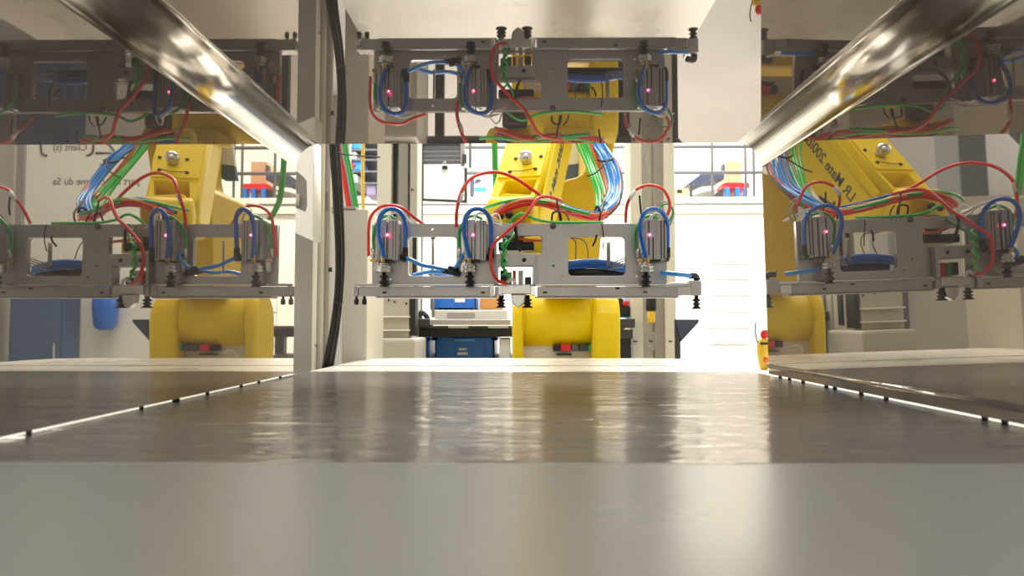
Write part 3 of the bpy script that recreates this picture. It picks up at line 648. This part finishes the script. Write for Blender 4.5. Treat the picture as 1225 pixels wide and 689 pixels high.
# lower rails
def GB(name, a, b, c, d, y0, y1, mt='alu', bev=.0008, par=gp): q = bx(a, b, c, d, G, 0); return MB().box(q[0], q[1], y0, y1, q[4], q[5]).build(name, mt, par, bevel=bev)
GB('rail', 430, 586, 343, 354.5, G-.006, G+.020); GB('rail', 643, 812, 343, 354.5, G-.006, G+.020)
GB('rail_cap', 425, 450, 339.5, 342.3, G-.010, G-.0002); GB('rail_flange', 640, 800, 339.5, 342.4, G-.009, G-.0002, 'alu_b')
GB('rail_flange', 450, 592, 339.5, 342.4, G-.009, G-.0002, 'alu_b'); GB('rail_foot', 450, 594, 354.6, 356.6, G-.002, G+.024, 'alu')
GB('rail_foot', 640, 812, 354.6, 356.4, G-.002, G+.024, 'alu')
for a in (424.5, 586, 597.8, 636.8):
    for k in range(3): GB('end_rib', a+k*1.9-(2 if a > 590 else 0), a+k*1.9+1.2-(2 if a > 590 else 0), 342.5, 354.5, G-.008, G+.018, 'alu_b', .0003)
GB('joint_block', 592, 597, 343, 354, G-.004, G+.018); GB('end_block', 810, 824, 343, 353.5, G-.008, G+.02, 'alu_b')
GB('end_bracket', 824, 838, 336, 353.5, G-.006, G+.02, 'alu'); GB('end_bracket', 800, 826, 338.5, 342.8, G-.006, G-.0002, 'alu_b')
GB('centre_block', 600, 635, 341, 352, G-.012, G+.016, 'alu_b')
for a, b in ((461, 350), (578, 350), (652, 350), (771, 349.5), (738, 345)):
    GB('slot', a-2.4, a+2.4, b-1, b+1.2, G-.0066, G-.0056, 'black', 0)
tab = [C2(611, 352), C2(629, 352), C2(627, 363), C2(620, 369), C2(613, 363)]
MB().prism(tab, (0, 0, 0), X, Z, Y, G-.006, G+.006).build('tip', 'alu_b', gp, bevel=.0015)
GB('inner_bracket', 593, 641, 304.5, 318.5, G-.014, G-.001, 'alu', .001)
GB('inner_cheek', 593, 596.5, 318, 341, G-.014, G-.001, 'alu', .0005); GB('inner_cheek', 637, 641, 318, 341, G-.014, G-.001, 'alu', .0005)
for a in (627, 603): MB().cyl(P(a, 311, G-.0145), P(a, 311, G-.010), .003, 14).build('bolt', 'black', gp)
MB().lathe(P(661.5, 270.5, G-.0002), -Y, [(0, .0045), (.0006, .0045)], 20).build('boss', 'grey', gp)
# things behind hole C
for a, b, c, d, mt in ((598, 606, 322, 338, 'black'), (620, 626, 322, 340, 'wht'), (628, 636, 330, 341, 'dark'), (606, 612, 324, 340, 'green'), (613, 617, 322, 340, 'red_p')):
    GB('valve', a, b, c, d, G+.02, G+.035, mt, .001)
# pneumatic manifold behind slot D
mf = bx(676, 752, 320, 331, G+.016, .03); MB().cyl(((mf[0]), G+.035, (mf[4]+mf[5])/2), (mf[1], G+.035, (mf[4]+mf[5])/2), .0068, 18, .001).build('manifold', 'black', gp)
MB().cyl(P(728, 318, G+.02), P(728, 290, G+.02), .0028, 12).build('pin', 'grw', gp)
MB().cyl(P(518, 325, G+.02), P(518, 288, G+.02), .0015, 10).build('pin', 'grw', gp)
def bellows(base, r, h, name='suction_cup', par=None, mt='black'):
    pr = [(0, r*.45), (h*.3, r*.45), (h*.32, r*.8), (h*.42, r*.9), (h*.5, r*.5), (h*.56, r*.5), (h*.66, r*.95), (h*.74, r*.55), (h*.8, r*.55), (h*.97, r*1.1), (h, r*1.05)]
    return MB().lathe(base, -Z, pr, 20).build(name, mt, par or gp)
bellows(P(599.5, 353, G-.001), .0075, .018); bellows(P(631, 353, G-.001), .0075, .018); bellows(P(833, 352, G+.008), .0065, .021)
for a in (426.5, 436): MB().lathe(P(a, 354, G-.001), -Z, [(0, .0018), (.004, .0018), (.005, .0032), (.011, .0034), (.0125, .002)], 14).build('stop_pin', 'black', gp)
MB().cyl(P(833, 336, G+.008), P(833, 354, G+.008), .003, 12).build('stem', 'dark', gp)
MB().tube([P(825, 330, G), P(831, 330, G+.004), P(833.5, 333, G+.008), P(833.5, 338, G+.008)], .0046, 10).build('elbow_fitting', 'black', gp)

# vacuum modules
def module(cx):
    # cx: px of the body centre
    md = MB(); q = lambda a, b, c, d: bx(cx+a, cx+b, c, d, G, 0)
    b = q(-13, -1, 266, 313); md.box(b[0], b[1], G-.028, G-.001, b[4], b[5])
    b = q(0, 12.5, 266, 313); md.box(b[0], b[1], G-.024, G-.001, b[4], b[5])
    b = q(-2, 1, 268, 312); md.box(b[0], b[1], G-.019, G-.001, b[4], b[5])
    o = md.build('vacuum_module', 'alu', gp, bevel=.0008); o.name = 'vacuum_module'
    b = q(-18, -12, 268, 326); MB().box(b[0], b[1], G-.012, G-.001, b[4], b[5]).build('side_rail', 'alu_b', o, bevel=.0005)
    for a in (-9.5, 5.5, 9): b = q(a, a+1.1, 267, 312); MB().box(b[0], b[1], G-.0284 if a < 0 else G-.0244, G-.02, b[4]+.001, b[5]).build('groove', 'dark', o)
    b = q(-4.6, -3.4, 287, 312); MB().box(b[0], b[1], G-.0286, G-.027, b[4], b[5]).build('scale_slit', 'black', o)
    l = MB().lathe(P(cx-4, 281, G-.028), -Y, [(0, .0022), (.0012, .0022), (.0018, .0012)], 12).build('indicator_light', 'led', o)
    MB().lathe(P(cx-4, 281, G-.0297), -Y, [(0, .0009), (.0006, .0008)], 8).build('light_core', 'ledcore', l)
    b = q(-6, 5, 312.3, 314.5); MB().box(b[0], b[1], G-.029, G-.002, b[4], b[5]).build('clamp', 'black', o)
    c0 = P(cx-8, 318, G-.022)
    MB().cyl(P(cx-8, 306, G-.022)-Y*.010, P(cx-8, 314.5, G-.022)-Y*.010, .0028, 6).build('brass_fitting', 'brass', o)
    MB().lathe(P(cx-8, 314.5, G-.022), -Z, [(0, .006), (.0015, .0065), (.0035, .0065)], 18).build('neck', 'alu_b', o)
    cl = MB().lathe(P(cx-8, 317.5, G-.022), -Z, [(0, .0085), (.001, .0098), (.0032, .0098), (.0036, .0086), (.0052, .0086), (.0056, .0098), (.0085, .0098), (.0095, .0085)], 24).build('collar', 'alu_b', o)
    MB().lathe(P(cx-8, 326, G-.022), -Z, [(0, .003), (.004, .003), (.0042, .006), (.007, .0062), (.008, .0038), (.0105, .0038), (.0125, .0072), (.0145, .0070), (.0155, .0045), (.017, .0045), (.019, .0066), (.020, .006)], 20).build('suction_cup', 'black', o)
    b = q(-20, -14, 311, 314.2); MB().box(b[0]-.002, b[1], G-.018, G-.012, b[4], b[5]).build('brass_valve', 'brass', o, bevel=.0005)
    b = q(-21, -16, 298, 309); MB().cyl((b[0]+.002, G-.012, b[4]), (b[0]+.002, G-.012, b[5]), .003, 12).build('check_valve', 'alu_b', o)
    # elbow fitting on the other side
    e = MB().cyl(P(cx+17.5, 296, G-.018), P(cx+17.5, 308, G-.018), .0042, 14, .0006)
    e.cyl(P(cx+17.5, 303, G-.018), P(cx+15, 312, G-.018)-Y*.002, .0047, 12, .0006); e.cyl(P(cx+12, 307, G-.014), P(cx+18, 307, G-.016), .0034, 12)
    e.build('elbow_fitting', 'black', o)
    return o
for c_ in (467.5, 570, 781): module(c_)

# ------------------------------------------------------------------ hoses
def hose(pts, r, c, label, group=None, name='air_hose', cat='hose', seg=8):
    return tag(MB().tube([P(p[0], p[1], p[2]+(.022 if p[2] < 1.1 else 0)) for p in pts], r, seg).build(name, c), label, cat, group)
def loop(cx, lab):
    g = G-.032-.022
    hose([(cx-8, 308, g), (cx-12, 293, g-.006), (cx-15, 274, g-.012), (cx-13, 260, g-.014), (cx-6, 251.5, g-.012), (cx+4, 250, g-.006), (cx+13, 256, g+.002), (cx+17.5, 270, g+.010), (cx+17.5, 298, g+.014)], .0031, 'blue', lab)
loop(467.5, 'blue air hose looping over the leftmost vacuum module')
loop(570, 'blue air hose looping over the middle vacuum module')
loop(781, 'blue air hose looping over the rightmost vacuum module')
hose([(485, 308, 1.0), (492, 311, 1.0), (505, 317, 1.0), (520, 320, 1.0), (534, 323, 1.01)], .0028, 'blue_l', 'light blue hose running right from the leftmost module')
hose([(544, 321, 1.01), (548, 315, 1.0), (552, 309, 1.0), (556, 303, 1.005)], .0026, 'blue_l', 'short light blue hose rising to the middle module')
co = thing('hose_connector', P(540, 324, 1.032), 'black push-in connector left of the middle vacuum module', 'connector')
MB().cyl(P(529, 323, 1.032), P(551, 328, 1.032), .0042, 12, .001).build('barrel', 'black', co)
MB().cyl(P(536, 320, 1.032), P(549, 322, 1.032), .003, 12, .001).build('branch', 'black', co)
hose([(492, 330, 1.045), (515, 325, 1.05), (535, 326, 1.05), (552, 322, 1.05)], .003, 'blue_l', 'light blue hose lying behind the lower edge of the left opening')
hose([(790, 326.5, .99), (805, 327.5, .99), (826, 330, .998)], .0032, 'blue_l', 'light blue hose from the rightmost module to the end suction cup')
for k, (dy, r, c) in enumerate(((0, .0042, 'blue'), (5, .0038, 'blue'), (2.5, .0034, 'blue_l'))):
    hose([(655, 319+dy, 1.05+.004*k), (690, 314+dy, 1.045+.004*k), (715, 313+dy, 1.045+.004*k), (735, 316+dy, 1.045), (752, 321+dy*.6, 1.05)], r, c, 'blue hoses lying in the right opening of the gripper frame', 'blue hoses in the right opening')
# red arcs
hose([(441, 306, 1.01), (441, 272, 1.0), (445, 257, 1.0), (455, 248, 1.0), (468, 245.5, 1.0), (481, 249, 1.01), (494, 259, 1.02), (508, 269, 1.035)], .0022, 'red', 'red hose arching behind the leftmost vacuum module')
hose([(546, 272, 1.0), (546.5, 252, .995), (552, 230, .99), (563, 214, 1.0), (580, 207, 1.01), (598, 206.5, 1.02), (618, 214, 1.03), (640, 229, 1.04), (662, 243, 1.06), (690, 254, 1.10), (722, 262, 1.13)], .0024, 'red', 'long red hose arching high across the robot forearm')
hose([(748.5, 266, 1.03), (749.5, 248, 1.01), (755, 234, 1.0), (764, 225, 1.0), (778, 221.5, 1.0), (792, 226, 1.0), (800, 238, 1.0), (801, 250, 1.01), (796, 262, 1.02)], .0022, 'red', 'red hose arching above the rightmost vacuum module')
for p, q, lab in (((549, 242), (553, 231), 'white sleeve on the long red hose beside the forearm'), ((753, 238), (760, 228), 'white sleeve on the red hose above the rightmost module')):
    hose([(p[0], p[1], .992 if p[0] < 600 else .999), (q[0], q[1], .99 if p[0] < 600 else .999)], .0030, 'wht', lab, name='sleeve', cat='sleeve')
# upper right bundle coming down
def bundle(base, n_, c, r, spread, lab, grp, dD=0):
    for i in range(n_):
        o = (i-(n_-1)/2)*spread
        hose([(p[0]+o+random.uniform(-.8, .8), p[1]+random.uniform(-1, 1), p[2]+dD+random.uniform(-.006, .006)) for p in base], r, c, lab, grp)
bundle([(672, 60, 1.36), (680, 120, 1.33), (695, 168, 1.29), (704, 190, 1.27), (713, 212, 1.235), (719, 232, 1.20), (719, 248, 1.17)], 4, 'green_l', .0026, 3.6, 'bright green hoses in the bundle falling right of the forearm', 'green hoses in the right bundle')
bundle([(690, 60, 1.36), (697, 120, 1.33), (706, 168, 1.29), (714, 192, 1.27), (721, 215, 1.23), (726, 236, 1.19)], 2, 'orange', .0026, 3.5, 'orange hoses between the green and blue ones of the bundle', 'orange hoses in the right bundle')
bundle([(690, 60, 1.36), (700, 120, 1.33), (714, 168, 1.30), (724, 186, 1.27), (732, 205, 1.24), (735, 225, 1.205), (730, 241, 1.17), (719, 253, 1.145)], 5, 'blue_l', .0027, 3.2, 'light blue hoses in the bundle falling right of the forearm', 'blue hoses in the right bundle')
bundle([(703, 60, 1.36), (711, 120, 1.33), (721, 168, 1.30), (734, 190, 1.27), (741, 210, 1.24), (742, 228, 1.20), (736, 246, 1.17), (724, 257, 1.14)], 1, 'red', .0024, 3, 'outermost red hose of the bundle falling right of the forearm', None)
bundle([(707, 60, 1.36), (713, 120, 1.33), (723, 168, 1.30), (737, 192, 1.27), (744, 212, 1.24), (744, 230, 1.20), (738, 247, 1.17), (722, 260, 1.14)], 1, 'dark', .0018, 3, 'thin dark wire along the outside of the right hose bundle', None)
# bundle going left along top bar
for i, (c, r, oy, dd, lab, grp) in enumerate((('red', .0027, 4, 0, 'red hoses sagging along the top of the gripper frame', 'red hoses along the top bar'), ('red', .0026, 0, .01, 'red hoses sagging along the top of the gripper frame', 'red hoses along the top bar'), ('red', .0026, 2, -.01, 'red hoses sagging along the top of the gripper frame', 'red hoses along the top bar'),
        ('dark', .0028, -3, .02, 'black wires inside the bundle above the gripper frame', 'black wires along the top bar'), ('blue', .0024, -4, .012, 'dark blue hose inside the bundle above the gripper frame', None), ('orange', .0026, -2, -.012, 'orange hose curving over the wrist from the main bundle', None))):
    hose([(726, 255+oy, 1.15+dd), (712, 259+oy, 1.13+dd), (688, 254+oy, 1.105+dd), (668, 247+oy, 1.06+dd), (648, 242+oy*.8, 1.05+dd), (628, 241+oy, 1.05+dd), (608, 247+oy, 1.05+dd), (592, 256+oy*.6, 1.06+dd)], r, c, lab, grp)
hose([(574, 251, 1.07), (588, 246, 1.05), (605, 241, 1.04), (625, 238, 1.04), (645, 237.5, 1.04), (665, 243, 1.05), (690, 253, 1.10), (716, 257, 1.13)], .0024, 'green_l', 'bright green hose crossing in front of the wrist')
hose([(640, 240, 1.03), (655, 242, 1.04), (668, 246, 1.05), (685, 251, 1.06), (705, 256, 1.07)], .0028, 'green', 'dark green hose lying on top of the red bundle')
hose([(606, 270, 1.03), (618, 258, 1.02), (628, 256, 1.02), (640, 262, 1.02), (660, 265.5, 1.02), (690, 266, 1.02), (722, 266, 1.03)], .0020, 'green_l', 'thin green hose lying along the top bar')
hose([(672, 240, 1.04), (655, 235, 1.02), (643, 238, 1.01), (635, 249, 1.0), (626, 261, .995), (612, 272, .99), (600, 283, .985), (590, 293, .98), (587, 308, .98), (589, 325, .98), (596, 336, .985), (607, 339, .99)], .0024, 'red', 'red hose curving down the centre of the gripper')
hose([(618, 272, 1.02), (614, 282, 1.0), (606, 292, .992), (602, 305, .99), (601, 315, .99), (605, 326, .99), (611, 336, .995)], .0020, 'green', 'green hose twisting down the gripper centre')
hel = [(603+3.2*math.sin(k*1.35), 285+k*2.6, .988+.003*math.cos(k*1.35)) for k in range(18)]
hose(hel, .0015, 'green_l', 'thin light green spiral wire at the gripper centre')
hose([(606, 338, .99), (613, 334, .988), (617, 341, .99)], .0022, 'wht', 'short white sleeve on the hoses above the centre block', name='sleeve', cat='sleeve')
hose([(612, 282, 1.03), (630, 287, 1.03), (648, 288, 1.04), (660, 290, 1.05)], .0022, 'orange', 'orange hose behind the small centre opening')
# green pair at left of forearm
for dx in (0, 3.2): hose([(590+dx, 40, 1.55), (590+dx, 120, 1.55), (590+dx, 170, 1.55), (591+dx, 205, 1.55), (593+dx, 240, 1.54), (600+dx, 262, 1.52)], .0036, 'green', 'green hoses hanging straight down left of the forearm', 'green hoses left of the forearm')
# green ones at modules
for cx, lab in ((467.5, 'leftmost'), (570, 'middle'), (781, 'rightmost')):
    hose([(cx-20, 300, 1.008), (cx-21, 285, 1.006), (cx-19, 272, 1.0), (cx-12, 262, .998), (cx-3, 258, 1.0), (cx+6, 262, 1.01)], .0021, 'green', f'short green hose curling at the left side of the {lab} module')
    for j, (a, b) in enumerate(((0, 0), (3, -2))):
        hose([(cx-6+a, 270, .998), (cx-3+a, 259+b, .996), (cx+5+a, 255+b, 1.0), (cx+14, 258+b, 1.01), (cx+24+a, 267, 1.03)], .0010, 'wht', f'thin white wires curling behind the {lab} module', f'white wires at the {lab} module', 'wire', 'wire', 6)
hose([(783, 262, 1.02), (792, 246, 1.015), (801, 245, 1.01), (805, 254, 1.01), (800, 266, 1.015)], .0013, 'green', 'thin green wire looping right of the rightmost module', None, 'wire', 'wire', 6)
hose([(780, 262, 1.03), (790, 243, 1.02), (800, 243, 1.02), (806, 255, 1.02), (801, 270, 1.02)], .0013, 'grw', 'thin grey wire looping right of the rightmost module', None, 'wire', 'wire', 6)
# grey wires at right opening
for i in range(4): hose([(752, 306+i*3, 1.03), (744, 310+i*3, 1.035), (735, 314+i*2.4, 1.04), (728, 320+i, 1.045)], .0010, 'grw', 'thin grey wires fanning out at the right end of the opening', 'grey wires in the right opening', 'wire', 'wire', 6)
hose([(680, 284, 1.06), (688, 288, 1.06), (689, 300, 1.06), (688, 313, 1.05)], .0008, 'dark', 'thin dark wire hanging left in the right opening', None, 'wire', 'wire', 6)
hose([(680, 284, 1.065), (697, 287, 1.065), (703, 298, 1.06), (703, 313, 1.05)], .0008, 'dark', 'thin dark wire arching across the right opening', None, 'wire', 'wire', 6)
hose([(600, 268, 1.03), (597, 258, 1.03), (592, 256, 1.03), (586, 262, 1.02), (594, 268, 1.02), (606, 272, 1.02)], .0012, 'wht', 'thin white wire curling left of the wrist', None, 'wire', 'wire', 6)
# cable ties with tails
def tie(pts, lab, r=.0012): hose(pts, r, 'black', lab, None, 'cable_tie', 'cable tie', 6)
tie([(702, 211, 1.215), (712, 207, 1.215), (722, 198, 1.225), (728, 191, 1.24)], 'black tie with long tail across the green and blue hoses')
tie([(714, 191, 1.245), (723, 193, 1.24), (733, 190, 1.245), (731, 187, 1.285), (718, 188, 1.285)], 'black tie around the light blue hoses near the top', .0018)
tie([(722, 239, 1.145), (720, 250, 1.115), (718, 258, 1.105), (717, 267, 1.11)], 'black tie around the bundle above the right end of the bar', .0016)
tie([(712, 251, 1.13), (715, 247, 1.12), (719, 253, 1.12), (724, 240, 1.14)], 'black tie knot at the bend of the blue hoses', .0018)
tie([(666, 238, 1.03), (667, 246, 1.03), (669, 256, 1.03), (670, 265, 1.03)], 'black tie with upright tail over the red bundle', .0012)
tie([(660, 264, 1.03), (661, 256, 1.025), (665, 253, 1.025), (670, 255, 1.03), (672, 266, 1.03)], 'black tie loop under the red bundle', .0014)
tie([(674, 253, 1.03), (679, 259, 1.03), (681, 266, 1.03)], 'short black tie tail right of the tie loop', .001)
tie([(765, 234, 1.01), (766, 245, 1.01), (767, 256, 1.015)], 'upright black tie tail left of the blue loop of the rightmost module', .0014)
tie([(714, 281, 1.01), (712, 288, 1.01), (709, 294, 1.015)], 'short black tie tail hanging in the right opening', .0014)
tie([(720, 268, 1.01), (722, 284, 1.01), (721, 300, 1.015)], 'straight black tie tail hanging in the right opening', .0008)
tie([(616, 268, 1.0), (617, 276, .995), (619, 290, 1.0), (622, 300, 1.01)], 'black tie tails hanging above the centre bracket', .0022)
